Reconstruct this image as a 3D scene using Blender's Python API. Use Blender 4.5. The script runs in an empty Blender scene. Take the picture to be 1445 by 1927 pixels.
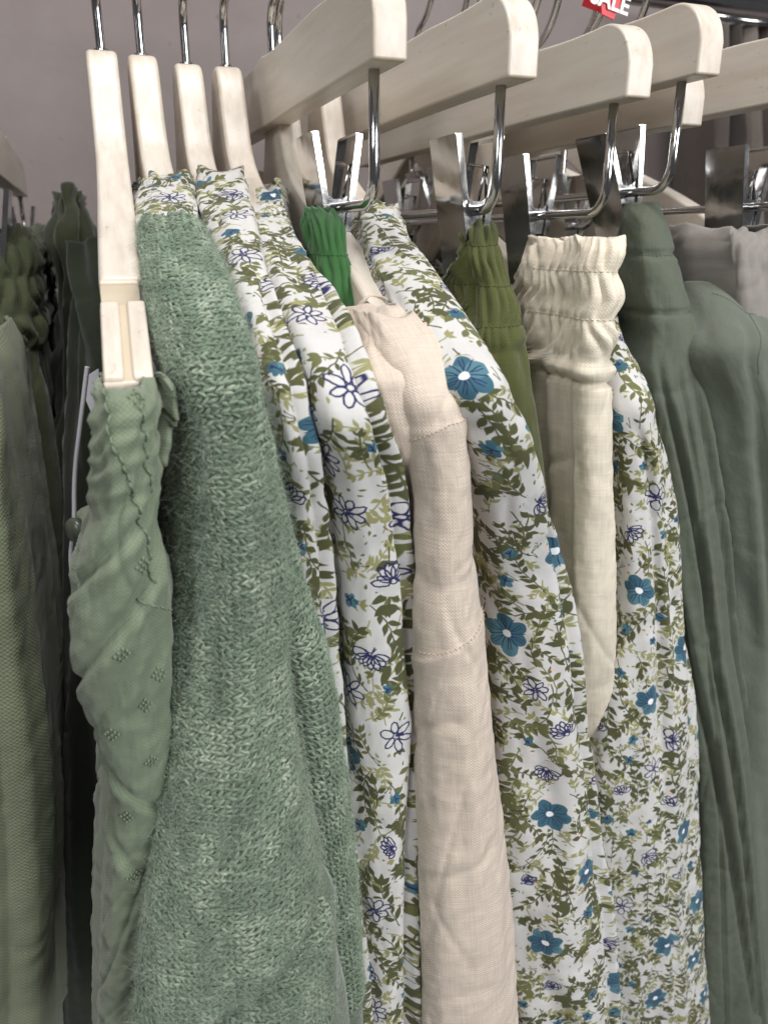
import bpy, bmesh, math, random
import numpy as np
from mathutils import Vector, Matrix
random.seed(7)
S = bpy.context.scene
COL = S.collection

# ------------------------------------------------------------------ camera
# world axes: X along the rail, Y away from the lens along a hanger, Z up; lens height 1.45 m
ZC = 1.45
F = 1447.0
CX = np.array([.93866, -.34488, 0.0]); CX /= np.linalg.norm(CX)
CF = np.array([.32500, .88500, -.33420]); CF /= np.linalg.norm(CF)
CX -= CF * CF.dot(CX); CX /= np.linalg.norm(CX)
CD = np.cross(CF, CX)                       # image "down"
cam = bpy.data.cameras.new("camera")
cam.sensor_fit = 'VERTICAL'; cam.sensor_height = 24.0
cam.lens = F / 1927 * 24.0
cam.clip_start = .01; cam.clip_end = 60
cam.dof.use_dof = True; cam.dof.focus_distance = .30; cam.dof.aperture_fstop = 11
co = bpy.data.objects.new("camera", cam); COL.objects.link(co)
co.matrix_world = Matrix(((CX[0], -CD[0], -CF[0], 0), (CX[1], -CD[1], -CF[1], 0), (CX[2], -CD[2], -CF[2], ZC), (0, 0, 0, 1)))
S.camera = co

# ------------------------------------------------------------------ light
w = bpy.data.worlds.new("World"); S.world = w; w.use_nodes = True
w.node_tree.nodes["Background"].inputs[0].default_value = (.93, .95, 1.0, 1)
w.node_tree.nodes["Background"].inputs[1].default_value = .06
def area(name, loc, target, sx, sy, power, col):
    l = bpy.data.lights.new(name, 'AREA'); l.shape = 'RECTANGLE'; l.size = sx; l.size_y = sy
    l.energy = power; l.color = col
    o = bpy.data.objects.new(name, l); COL.objects.link(o)
    o.location = loc
    o.rotation_euler = (Vector(target) - Vector(loc)).to_track_quat('-Z', 'Y').to_euler()
    return o
area("shop_window_light", (1.05, -1.5, ZC + .62), (.12, .25, ZC - .25), 1.1, .9, 29, (.97, .985, 1.0))
area("shop_ceiling_lamp", (.05, -.05, ZC + 1.15), (.12, .3, ZC), .5, .35, 9, (1.0, .96, .94))
area("shop_aisle_lamp", (-1.1, -.9, ZC + .9), (.05, .25, ZC - .05), .6, .6, 9, (.97, .99, 1.0))
S.view_settings.view_transform = 'Standard'; S.view_settings.look = 'None'
S.view_settings.gamma = 1; S.view_settings.exposure = .42
S.cycles.use_denoising = True
S.cycles.max_bounces = 6

# ------------------------------------------------------------------ helpers
def lin(r, g, b):
    f = lambda c: (c / 255 / 12.92) if c <= 10 else ((c / 255 + .055) / 1.055) ** 2.4
    return (f(r), f(g), f(b), 1)

def ray(px, py):
    d = CX * (px - 722.5) + CD * (py - 963.5) + CF * F
    return d
def at(px, py, Y):
    d = ray(px, py); return d * (Y / d[1]) + np.array([0, 0, ZC])

class MB:
    def __init__(s): s.v = []; s.f = []
    def add(s, v, f):
        n = len(s.v); s.v += [tuple(p) for p in v]; s.f += [tuple(i + n for i in q) for q in f]; return s
    def box(s, c, h, M=None):
        c = np.array(c, float); P = []
        for x in (-1, 1):
            for y in (-1, 1):
                for z in (-1, 1):
                    q = np.array([x * h[0], y * h[1], z * h[2]])
                    if M is not None: q = np.array(M @ Vector(q))
                    P.append(c + q)
        return s.add(P, [(0, 1, 3, 2), (4, 6, 7, 5), (0, 4, 5, 1), (2, 3, 7, 6), (0, 2, 6, 4), (1, 5, 7, 3)])
    def tube(s, path, r, n=10, cap=True):
        path = np.array(path, float); m = len(path)
        rr = np.full(m, r) if np.isscalar(r) else np.array(r, float)
        T = np.gradient(path, axis=0); T /= np.linalg.norm(T, axis=1)[:, None] + 1e-12
        up = np.array([1, 0, 0.0]) if abs(T[0][0]) < .8 else np.array([0, 0, 1.0])
        V = []
        for i in range(m):
            a = up - T[i] * up.dot(T[i]); a /= np.linalg.norm(a); b = np.cross(T[i], a); up = a
            for k in range(n):
                t = 2 * math.pi * k / n
                V.append(path[i] + rr[i] * (math.cos(t) * a + math.sin(t) * b))
        Fc = [(i * n + k, i * n + (k + 1) % n, (i + 1) * n + (k + 1) % n, (i + 1) * n + k) for i in range(m - 1) for k in range(n)]
        if cap: Fc += [tuple(range(n))[::-1], tuple((m - 1) * n + k for k in range(n))]
        return s.add(V, Fc)
    def build(s, name, mat, parent=None, smooth=True, data_only=False):
        me = bpy.data.meshes.new(name); me.from_pydata(s.v, [], s.f); me.update()
        if smooth: me.polygons.foreach_set('use_smooth', [True] * len(me.polygons))
        me.materials.append(mat)
        return link(name, me, parent)

def link(name, me, parent=None):
    o = bpy.data.objects.new(name, me); COL.objects.link(o)
    if parent is not None: o.parent = parent
    return o
def empty(name, label, cat, loc=(0, 0, 0), group=None):
    o = bpy.data.objects.new(name, None); COL.objects.link(o); o.empty_display_size = .02
    o.location = loc; o['label'] = label; o['category'] = cat
    if group: o['group'] = group
    return o
def place(root, loc):
    """put the empty at its base while the children keep their world-built geometry"""
    root.location = loc
    for c in root.children: c.location = (-loc[0], -loc[1], -loc[2])
def autosmooth(o, ang=40):
    me = o.data
    bm = bmesh.new(); bm.from_mesh(me)
    for e in bm.edges:
        if len(e.link_faces) == 2 and e.calc_face_angle(0) > math.radians(ang): e.smooth = False
    bm.to_mesh(me); bm.free()

_T = {}
def vnoise(x, y, seed=0):
    """smooth value noise -1..1 on arrays"""
    if seed not in _T: _T[seed] = np.random.RandomState(seed + 11).rand(256, 256) * 2 - 1
    t = _T[seed]
    x = np.asarray(x, float); y = np.asarray(y, float)
    xi = np.floor(x).astype(int); yi = np.floor(y).astype(int); fx = x - xi; fy = y - yi
    fx = fx * fx * fx * (fx * (fx * 6 - 15) + 10); fy = fy * fy * fy * (fy * (fy * 6 - 15) + 10)
    g = lambda a, b: t[a % 256, b % 256]
    return (g(xi, yi) * (1 - fx) + g(xi + 1, yi) * fx) * (1 - fy) + (g(xi, yi + 1) * (1 - fx) + g(xi + 1, yi + 1) * fx) * fy
def fbm(x, y, seed=0, o=3):
    return sum(vnoise(x * 2 ** k, y * 2 ** k, seed + k * 3) / 2 ** k for k in range(o))
def sstep(a, b, x):
    t = np.clip((x - a) / (b - a), 0, 1); return t * t * (3 - 2 * t)

# ------------------------------------------------------------------ materials
def new_mat(name):
    m = bpy.data.materials.new(name); m.use_nodes = True
    nt = m.node_tree; b = nt.nodes['Principled BSDF']; return m, nt, b
def N(nt, t, **k):
    n = nt.nodes.new(t)
    for a, v in k.items(): setattr(n, a, v)
    return n
def math_(nt, op, a, b=None):
    n = N(nt, 'ShaderNodeMath', operation=op)
    for i, q in enumerate((a, b)):
        if q is None: continue
        if isinstance(q, (int, float)): n.inputs[i].default_value = q
        else: nt.links.new(q, n.inputs[i])
    return n.outputs[0]
def uvnode(nt): return N(nt, 'ShaderNodeUVMap').outputs[0]
def mapped(nt, vec, scale):
    m = N(nt, 'ShaderNodeMapping'); m.inputs['Scale'].default_value = scale; nt.links.new(vec, m.inputs['Vector']); return m.outputs[0]
def noise(nt, vec, sc, det=3, rough=.55):
    n = N(nt, 'ShaderNodeTexNoise'); n.inputs['Scale'].default_value = sc; n.inputs['Detail'].default_value = det
    n.inputs['Roughness'].default_value = rough; nt.links.new(vec, n.inputs['Vector']); return n.outputs['Fac']
def ramp(nt, fac, stops):
    r = N(nt, 'ShaderNodeValToRGB'); nt.links.new(fac, r.inputs[0]); e = r.color_ramp.elements
    while len(e) < len(stops): e.new(.5)
    for i, (p, c) in enumerate(stops): e[i].position = p; e[i].color = c
    return r.outputs[0]
def mix(nt, fac, a, b, mode='MIX'):
    m = N(nt, 'ShaderNodeMix', data_type='RGBA', blend_type=mode)
    for i, q in ((0, fac), (6, a), (7, b)):
        if isinstance(q, (int, float)): m.inputs[i].default_value = q
        elif isinstance(q, tuple): m.inputs[i].default_value = q
        else: nt.links.new(q, m.inputs[i])
    return m.outputs[2]

def cloth(name, base, pitch=.0007, weave=.5, slub=.25, dark=.72, rough=.85, sheen=.25, tone=.12, img=None, bump=.35, crinkle=.0011):
    m, nt, b = new_mat(name)
    uv = uvnode(nt)
    # slightly wandering threads
    nz = N(nt, 'ShaderNodeTexNoise'); nz.inputs['Scale'].default_value = 90; nt.links.new(uv, nz.inputs['Vector'])
    va = N(nt, 'ShaderNodeVectorMath', operation='MULTIPLY_ADD'); nt.links.new(nz.outputs['Color'], va.inputs[0])
    va.inputs[1].default_value = (pitch * 1.5,) * 3; nt.links.new(uv, va.inputs[2])
    sp = N(nt, 'ShaderNodeSeparateXYZ'); nt.links.new(va.outputs[0], sp.inputs[0])
    k = math.pi / pitch
    su = math_(nt, 'SINE', math_(nt, 'MULTIPLY', sp.outputs[0], k)); sv = math_(nt, 'SINE', math_(nt, 'MULTIPLY', sp.outputs[1], k))
    h = math_(nt, 'MULTIPLY', su, sv)
    h01 = math_(nt, 'MULTIPLY_ADD', h, .5); nt.nodes[-1].inputs[2].default_value = .5
    s1 = noise(nt, mapped(nt, uv, (60, 1300, 1)), 1, 2); s2 = noise(nt, mapped(nt, uv, (1300, 60, 1)), 1, 2)
    sl = math_(nt, 'ADD', s1, s2)                                   # about 1 on average
    big = noise(nt, mapped(nt, uv, (22, 14, 1)), 1, 4)
    if img is not None:
        it = N(nt, 'ShaderNodeTexImage'); it.image = img; it.interpolation = 'Cubic'; it.extension = 'REPEAT'
        mp = N(nt, 'ShaderNodeMapping'); mp.inputs['Scale'].default_value = (1 / TILE / 1.3,) * 3
        mp.inputs['Location'].default_value = (random.random(), random.random(), 0); mp.inputs['Rotation'].default_value = (0, 0, base)
        nt.links.new(uv, mp.inputs['Vector']); nt.links.new(mp.outputs[0], it.inputs[0])
        c = it.outputs[0]
    else:
        c = mix(nt, ramp(nt, big, [(.3, (0, 0, 0, 1)), (.7, (1, 1, 1, 1))]), tuple(x * (1 - tone) for x in base[:3]) + (1,), tuple(min(1, x * (1 + tone)) for x in base[:3]) + (1,))
    c = mix(nt, weave, c, ramp(nt, h01, [(0, (dark, dark, dark, 1)), (1, (1.0, 1.0, 1.0, 1))]), 'MULTIPLY')
    c = mix(nt, slub, c, ramp(nt, math_(nt, 'MULTIPLY', sl, .5), [(.36, (.55, .55, .55, 1)), (.62, (1.0, 1.0, 1.0, 1))]), 'MULTIPLY')
    nt.links.new(c, b.inputs['Base Color'])
    b.inputs['Roughness'].default_value = rough
    b.inputs['Sheen Weight'].default_value = sheen; b.inputs['Sheen Roughness'].default_value = .5
    b.inputs['Specular IOR Level'].default_value = .25
    hh = math_(nt, 'ADD', math_(nt, 'MULTIPLY', h01, .6), math_(nt, 'MULTIPLY', sl, .8))
    bp = N(nt, 'ShaderNodeBump'); bp.inputs['Strength'].default_value = bump; bp.inputs['Distance'].default_value = pitch * .5
    nt.links.new(hh, bp.inputs['Height'])
    crk = N(nt, 'ShaderNodeBump'); crk.inputs['Strength'].default_value = .55; crk.inputs['Distance'].default_value = crinkle
    cr = noise(nt, mapped(nt, uv, (55, 30, 1)), 1, 5, .62); nt.links.new(cr, crk.inputs['Height'])
    nt.links.new(crk.outputs[0], bp.inputs['Normal']); nt.links.new(bp.outputs[0], b.inputs['Normal'])
    return m

def plain(name, col, rough=.6, metal=0.0, spec=.5):
    m, nt, b = new_mat(name)
    tc = N(nt, 'ShaderNodeTexCoord').outputs['Object']
    nz = noise(nt, tc, 60, 3)
    c = mix(nt, nz, tuple(x * .88 for x in col[:3]) + (1,), tuple(min(1, x * 1.08) for x in col[:3]) + (1,))
    nt.links.new(c, b.inputs['Base Color']); b.inputs['Roughness'].default_value = rough
    b.inputs['Metallic'].default_value = metal; b.inputs['Specular IOR Level'].default_value = spec
    return m

def chrome_mat():
    m, nt, b = new_mat('polished_chrome')
    b.inputs['Base Color'].default_value = (.60, .59, .585, 1); b.inputs['Metallic'].default_value = 1
    tc = N(nt, 'ShaderNodeTexCoord').outputs['Object']
    r = ramp(nt, noise(nt, tc, 90, 4), [(.3, (.07,) * 3 + (1,)), (.75, (.2,) * 3 + (1,))]); nt.links.new(r, b.inputs['Roughness'])
    bp = N(nt, 'ShaderNodeBump'); bp.inputs['Strength'].default_value = .12; bp.inputs['Distance'].default_value = .0006
    nt.links.new(noise(nt, tc, 120, 2), bp.inputs['Height']); nt.links.new(bp.outputs[0], b.inputs['Normal'])
    return m
def wood_mat(name, base, warm):
    m, nt, b = new_mat(name)
    tc = N(nt, 'ShaderNodeTexCoord').outputs['Object']
    g = noise(nt, mapped(nt, tc, (260, 9, 110)), 1, 5, .6)
    g2 = noise(nt, mapped(nt, tc, (30, 12, 30)), 1, 3)
    c = mix(nt, ramp(nt, g, [(.34, (.36, .36, .36, 1)), (.62, (1, 1, 1, 1))]), warm, base)
    c = mix(nt, math_(nt, 'MULTIPLY', g2, .25), c, warm)
    sp = noise(nt, mapped(nt, tc, (420, 150, 420)), 1, 2)                # small pores and knocks
    c = mix(nt, ramp(nt, sp, [(.69, (0, 0, 0, 1)), (.75, (.45, .45, .45, 1))]), c, tuple(x * .55 for x in warm[:3]) + (1,))
    geo = N(nt, 'ShaderNodeNewGeometry').outputs['Pointiness']
    c = mix(nt, ramp(nt, math_(nt, 'ADD', geo, math_(nt, 'MULTIPLY', g2, .03)), [(.555, (0, 0, 0, 1)), (.60, (.6, .6, .6, 1))]), c, lin(196, 170, 138))
    nt.links.new(c, b.inputs['Base Color']); b.inputs['Roughness'].default_value = .42
    b.inputs['Coat Weight'].default_value = .15; b.inputs['Coat Roughness'].default_value = .3
    bp = N(nt, 'ShaderNodeBump'); bp.inputs['Strength'].default_value = .25; bp.inputs['Distance'].default_value = .0004
    nt.links.new(g, bp.inputs['Height']); nt.links.new(bp.outputs[0], b.inputs['Normal'])
    return m
def wall_mat():
    m, nt, b = new_mat('rough_plaster')
    tc = N(nt, 'ShaderNodeTexCoord').outputs['Object']
    c = ramp(nt, noise(nt, tc, 5, 6, .6), [(.3, lin(132, 121, 119)), (.7, lin(150, 140, 137))])
    st = noise(nt, mapped(nt, tc, (14, 1, 26)), 1, 6, .7)
    c = mix(nt, ramp(nt, st, [(.66, (0, 0, 0, 1)), (.72, (.35,) * 3 + (1,))]), c, lin(112, 96, 92))
    c = mix(nt, ramp(nt, noise(nt, tc, 40, 2), [(.70, (0, 0, 0, 1)), (.76, (.5,) * 3 + (1,))]), c, lin(104, 88, 84))
    nt.links.new(c, b.inputs['Base Color']); b.inputs['Roughness'].default_value = .8
    bp = N(nt, 'ShaderNodeBump'); bp.inputs['Strength'].default_value = .5; bp.inputs['Distance'].default_value = .004
    nt.links.new(noise(nt, tc, 18, 7, .6), bp.inputs['Height']); nt.links.new(bp.outputs[0], b.inputs['Normal'])
    return m

# ------------------------------------------------------------------ printed cotton (flat print, drawn by code)
TILE = .195; R = 1792
def make_print():
    rs = np.random.RandomState(5)
    mm = R / (TILE * 1000)                       # pixels per millimetre
    img = np.empty((R, R, 3), np.float32); img[:] = (.63, .62, .60)
    yy, xx = np.mgrid[0:R, 0:R]
    wx = np.zeros((R, R), np.float32); wy = np.zeros((R, R), np.float32)
    for k, (fq, am) in enumerate(((7, 4.0), (23, 1.8), (61, .8))):       # periodic hand-drawn wobble
        for q in range(4):
            a, b2, p = rs.randint(-fq, fq + 1), rs.randint(-fq, fq + 1), rs.rand() * 6.28
            wx += am * .5 * np.sin(2 * np.pi * (a * xx + b2 * yy) / R + p); wy += am * .5 * np.cos(2 * np.pi * (b2 * xx - a * yy) / R + p)
    def patch(cx, cy, rad):
        x0, x1, y0, y1 = int(cx - rad) - 3, int(cx + rad) + 4, int(cy - rad) - 3, int(cy + rad) + 4
        X, Y = np.meshgrid(np.arange(x0, x1), np.arange(y0, y1))
        ix, iy = X % R, Y % R
        return X + wx[iy, ix] - cx, Y + wy[iy, ix] - cy, ix, iy
    def paint(ix, iy, d, col, op=1.0):
        a = (np.clip(.5 - d, 0, 1) * op)[..., None]
        img[iy, ix] = img[iy, ix] * (1 - a) + np.array(col, np.float32) * a
    def leaf(cx, cy, L, W, ang, col, op=1.0):
        X, Y, ix, iy = patch(cx, cy, L)
        c, s = math.cos(ang), math.sin(ang); u = (X * c + Y * s) / L; v = (-X * s + Y * c) / W
        d = (np.abs(v) - np.clip((1 - u ** 2) * (1 - .35 * u), 0, None)) * W * .7
        d = np.maximum(d, (np.abs(u) - 1) * L)
        paint(ix, iy, d, col, op)
    def ell(cx, cy, a, b2, ang, col, op=1.0):
        X, Y, ix, iy = patch(cx, cy, max(a, b2))
        c, s = math.cos(ang), math.sin(ang); q = np.hypot((X * c + Y * s) / a, (-X * s + Y * c) / b2)
        paint(ix, iy, (q - 1) * min(a, b2), col, op)
    def stroke(pts, r, col, op=1.0):
        pts = np.array(pts, float); c0 = pts.mean(0); rad = np.abs(pts - c0).max() + r + 2
        X, Y, ix, iy = patch(c0[0], c0[1], rad); D = np.full(X.shape, 1e9)
        for i in range(len(pts) - 1):
            a = pts[i] - c0; b2 = pts[i + 1] - c0; ab = b2 - a; t = np.clip(((X - a[0]) * ab[0] + (Y - a[1]) * ab[1]) / (ab.dot(ab) + 1e-9), 0, 1)
            D = np.minimum(D, np.hypot(X - a[0] - t * ab[0], Y - a[1] - t * ab[1]))
        paint(ix, iy, D - r, col, op)
    DK = lin(82, 84, 52)[:3]; MD = lin(106, 108, 68)[:3]; LT = lin(150, 148, 102)[:3]
    TE = lin(58, 100, 116)[:3]; TL = lin(82, 124, 136)[:3]; NV = lin(38, 40, 88)[:3]; PK = lin(236, 188, 182)[:3]
    WH = (.63, .62, .60)
    def branch(cx, cy, ang, n, L, col, sz=1.0):
        p = np.array([cx, cy]); pts = [p.copy()]; a = ang; cur = rs.uniform(-.24, .24)
        for i in range(n):
            p = p + L * mm * np.array([math.cos(a), math.sin(a)]); a += cur + rs.uniform(-.1, .1); pts.append(p.copy())
        stroke(pts, .2 * mm, col)
        first = rs.choice([-1, 1])
        for i in range(1, len(pts)):
            base = math.atan2(*(pts[i] - pts[i - 1])[::-1])
            for sd in (-1, 1):
                if rs.rand() < .18: continue
                la = base + sd * rs.uniform(.6, .95)
                l = sz * rs.uniform(1.1, 1.75) * mm
                o = pts[i] + np.array([math.cos(la), math.sin(la)]) * l * 1.15
                stroke([pts[i], o], .13 * mm, col); leaf(o[0], o[1], l, l * rs.uniform(.36, .5), la, col)
        leaf(*(pts[-1] + np.array([math.cos(a), math.sin(a)]) * 1.4 * mm * sz), 1.6 * mm * sz, .7 * mm * sz, a, col)
    def grid(n, jit=1.0):
        k = int(math.ceil(math.sqrt(n))); c = R / k; out = []
        for i in range(k):
            for j in range(k): out.append(((i + .5 + rs.uniform(-.5, .5) * jit) * c, (j + .5 + rs.uniform(-.5, .5) * jit) * c))
        rs.shuffle(out); return out[:n]
    # pale under layer
    for x, y in grid(480): branch(x, y, rs.rand() * 6.28, rs.randint(2, 6), rs.uniform(1.8, 2.6), LT, .9)
    for k in range(1500):
        x, y = rs.rand(2) * R; leaf(x, y, rs.uniform(.35, 1.1) * mm, rs.uniform(.2, .45) * mm, rs.rand() * 6.28, LT if rs.rand() < .6 else MD)
    # dark leafy sprigs
    for x, y in grid(400):
        c = DK if rs.rand() < .72 else MD
        branch(x, y, rs.uniform(-2.4, -.6) + (math.pi if rs.rand() < .3 else 0), rs.randint(3, 8), rs.uniform(2.3, 3.4), c, rs.uniform(.9, 1.5))
    for x, y in grid(60):                                 # large leaves in clusters
        a0 = rs.rand() * 6.28
        for j in range(rs.randint(2, 5)):
            a = a0 + j * rs.uniform(.5, .9); l = rs.uniform(1.8, 3.7) * mm
            leaf(x + math.cos(a) * l * .9, y + math.sin(a) * l * .9, l, l * rs.uniform(.26, .42), a, DK)
    for k in range(120):                                   # twig fans
        x, y = rs.rand(2) * R; a0 = rs.rand() * 6.28
        for j in range(rs.randint(2, 4)):
            a = a0 + (j - 1) * .38; l = rs.uniform(2, 4.5) * mm
            e = (x + math.cos(a) * l, y + math.sin(a) * l); stroke([(x, y), e], .13 * mm, DK); ell(e[0], e[1], .38 * mm, .3 * mm, a, DK)
    for k in range(90): x, y = rs.rand(2) * R; ell(x, y, rs.uniform(.3, .75) * mm, rs.uniform(.25, .5) * mm, rs.rand() * 3, PK)
    for k in range(70): x, y = rs.rand(2) * R; ell(x, y, rs.uniform(.2, .5) * mm, rs.uniform(.2, .4) * mm, 0, TL)
    for k in range(90):
        x, y = rs.rand(2) * R; a = rs.rand() * 6.28; l = rs.uniform(.4, 1.0) * mm
        stroke([(x, y), (x + math.cos(a) * l, y + math.sin(a) * l)], .13 * mm, NV if rs.rand() < .6 else DK)
    # spots kept apart
    spots = []
    def spot(mind):
        for t in range(400):
            p = rs.rand(2) * R
            if all(np.hypot(*(((p - q + R / 2) % R) - R / 2)) > (mind + m2) / 2 * mm for q, m2 in spots): break
        spots.append((p, mind)); return p
    def petal_flower(x, y, rad, n, kind):
        a0 = rs.rand() * 6.28
        if kind == 'teal':
            ell(x, y, rad * 1.04, rad * 1.0, 0, WH, .85)
            for j in range(n):
                a = a0 + j * 6.283 / n + rs.uniform(-.08, .08); l = rad * rs.uniform(.48, .56)
                ell(x + math.cos(a) * l, y + math.sin(a) * l, l * .98, l * .98 * math.sin(3.14 / n) * 1.5, a, TE if rs.rand() < .7 else TL)
            for j in range(n):
                a = a0 + j * 6.283 / n
                for da in (-.13, .13):
                    stroke([(x + math.cos(a) * rad * .25, y + math.sin(a) * rad * .25), (x + math.cos(a + da) * rad * .5, y + math.sin(a + da) * rad * .5), (x + math.cos(a + da * .7) * rad * .78, y + math.sin(a + da * .7) * rad * .78)], .13 * mm, NV)
                a += math.pi / n
                stroke([(x + math.cos(a) * rad * .22, y + math.sin(a) * rad * .22), (x + math.cos(a) * rad * .82, y + math.sin(a) * rad * .82)], .14 * mm, NV)
            ell(x, y, rad * .2, rad * .19, 0, (.9, .92, .93))
        else:
            ell(x, y, rad * .95, rad * .8, a0, WH, .9)
            span = 6.283 if rs.rand() < .45 else rs.uniform(2.2, 3.6)
            for j in range(n):
                a = a0 + j * span / n; l = rad * rs.uniform(.8, 1.05); ww = rad * rs.uniform(.16, .24)
                ca, sa = math.cos(a), math.sin(a); pts = []
                for t in np.linspace(0.0, 1, 9):
                    th = t * math.pi * 2 * rs.uniform(.97, 1.0) - math.pi
                    uu = l * .58 + l * .42 * math.cos(th); vv = ww * math.sin(th); pts.append((x + ca * uu - sa * vv, y + sa * uu + ca * vv))
                stroke(pts, .23 * mm, NV)
            if rs.rand() < .6:
                for j in range(7):
                    a = rs.rand() * 6.28; l = rad * rs.uniform(.2, .42); stroke([(x, y), (x + math.cos(a) * l, y + math.sin(a) * l)], .18 * mm, NV)
            else:
                stroke([(x + rad * .17 * math.cos(t), y + rad * .17 * math.sin(t)) for t in np.linspace(0, 6.28, 9)], .2 * mm, NV)
    for k in range(19): p = spot(25); petal_flower(p[0], p[1], rs.uniform(5.8, 7.2) * mm, rs.choice([6, 7]), 'teal')
    for k in range(42): p = spot(14); petal_flower(p[0], p[1], rs.uniform(4.4, 6.2) * mm, rs.randint(6, 9), 'line')
    for k in range(52):
        p = spot(8); r0 = rs.uniform(1.3, 2.3) * mm
        for j in range(5):
            a = j * 1.257 + rs.rand() * .5; ell(p[0] + math.cos(a) * r0 * .6, p[1] + math.sin(a) * r0 * .6, r0 * .6, r0 * .48, a, TE if rs.rand() < .6 else TL)
        for j in range(rs.randint(3, 7)):
            a = rs.rand() * 6.28; stroke([(p[0], p[1]), (p[0] + math.cos(a) * r0 * .7, p[1] + math.sin(a) * r0 * .7)], .2 * mm, NV)
    out = np.ones((R, R, 4), np.float32); out[..., :3] = img
    im = bpy.data.images.new('floral_print', R, R, float_buffer=True, is_data=False)
    im.colorspace_settings.name = 'Linear Rec.709' if 'Linear Rec.709' in [c.name for c in bpy.types.ColorManagedInputColorspaceSettings.bl_rna.properties['name'].enum_items] else im.colorspace_settings.name
    im.pixels.foreach_set(out.ravel()); im.update()
    return im
PRINT = make_print()

CHROME = chrome_mat()
WOOD = wood_mat('whitewashed_wood', lin(226, 218, 206), lin(198, 184, 166))
WOOD_RAW = plain('bare_wood_groove', lin(200, 186, 162), .7)

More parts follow.
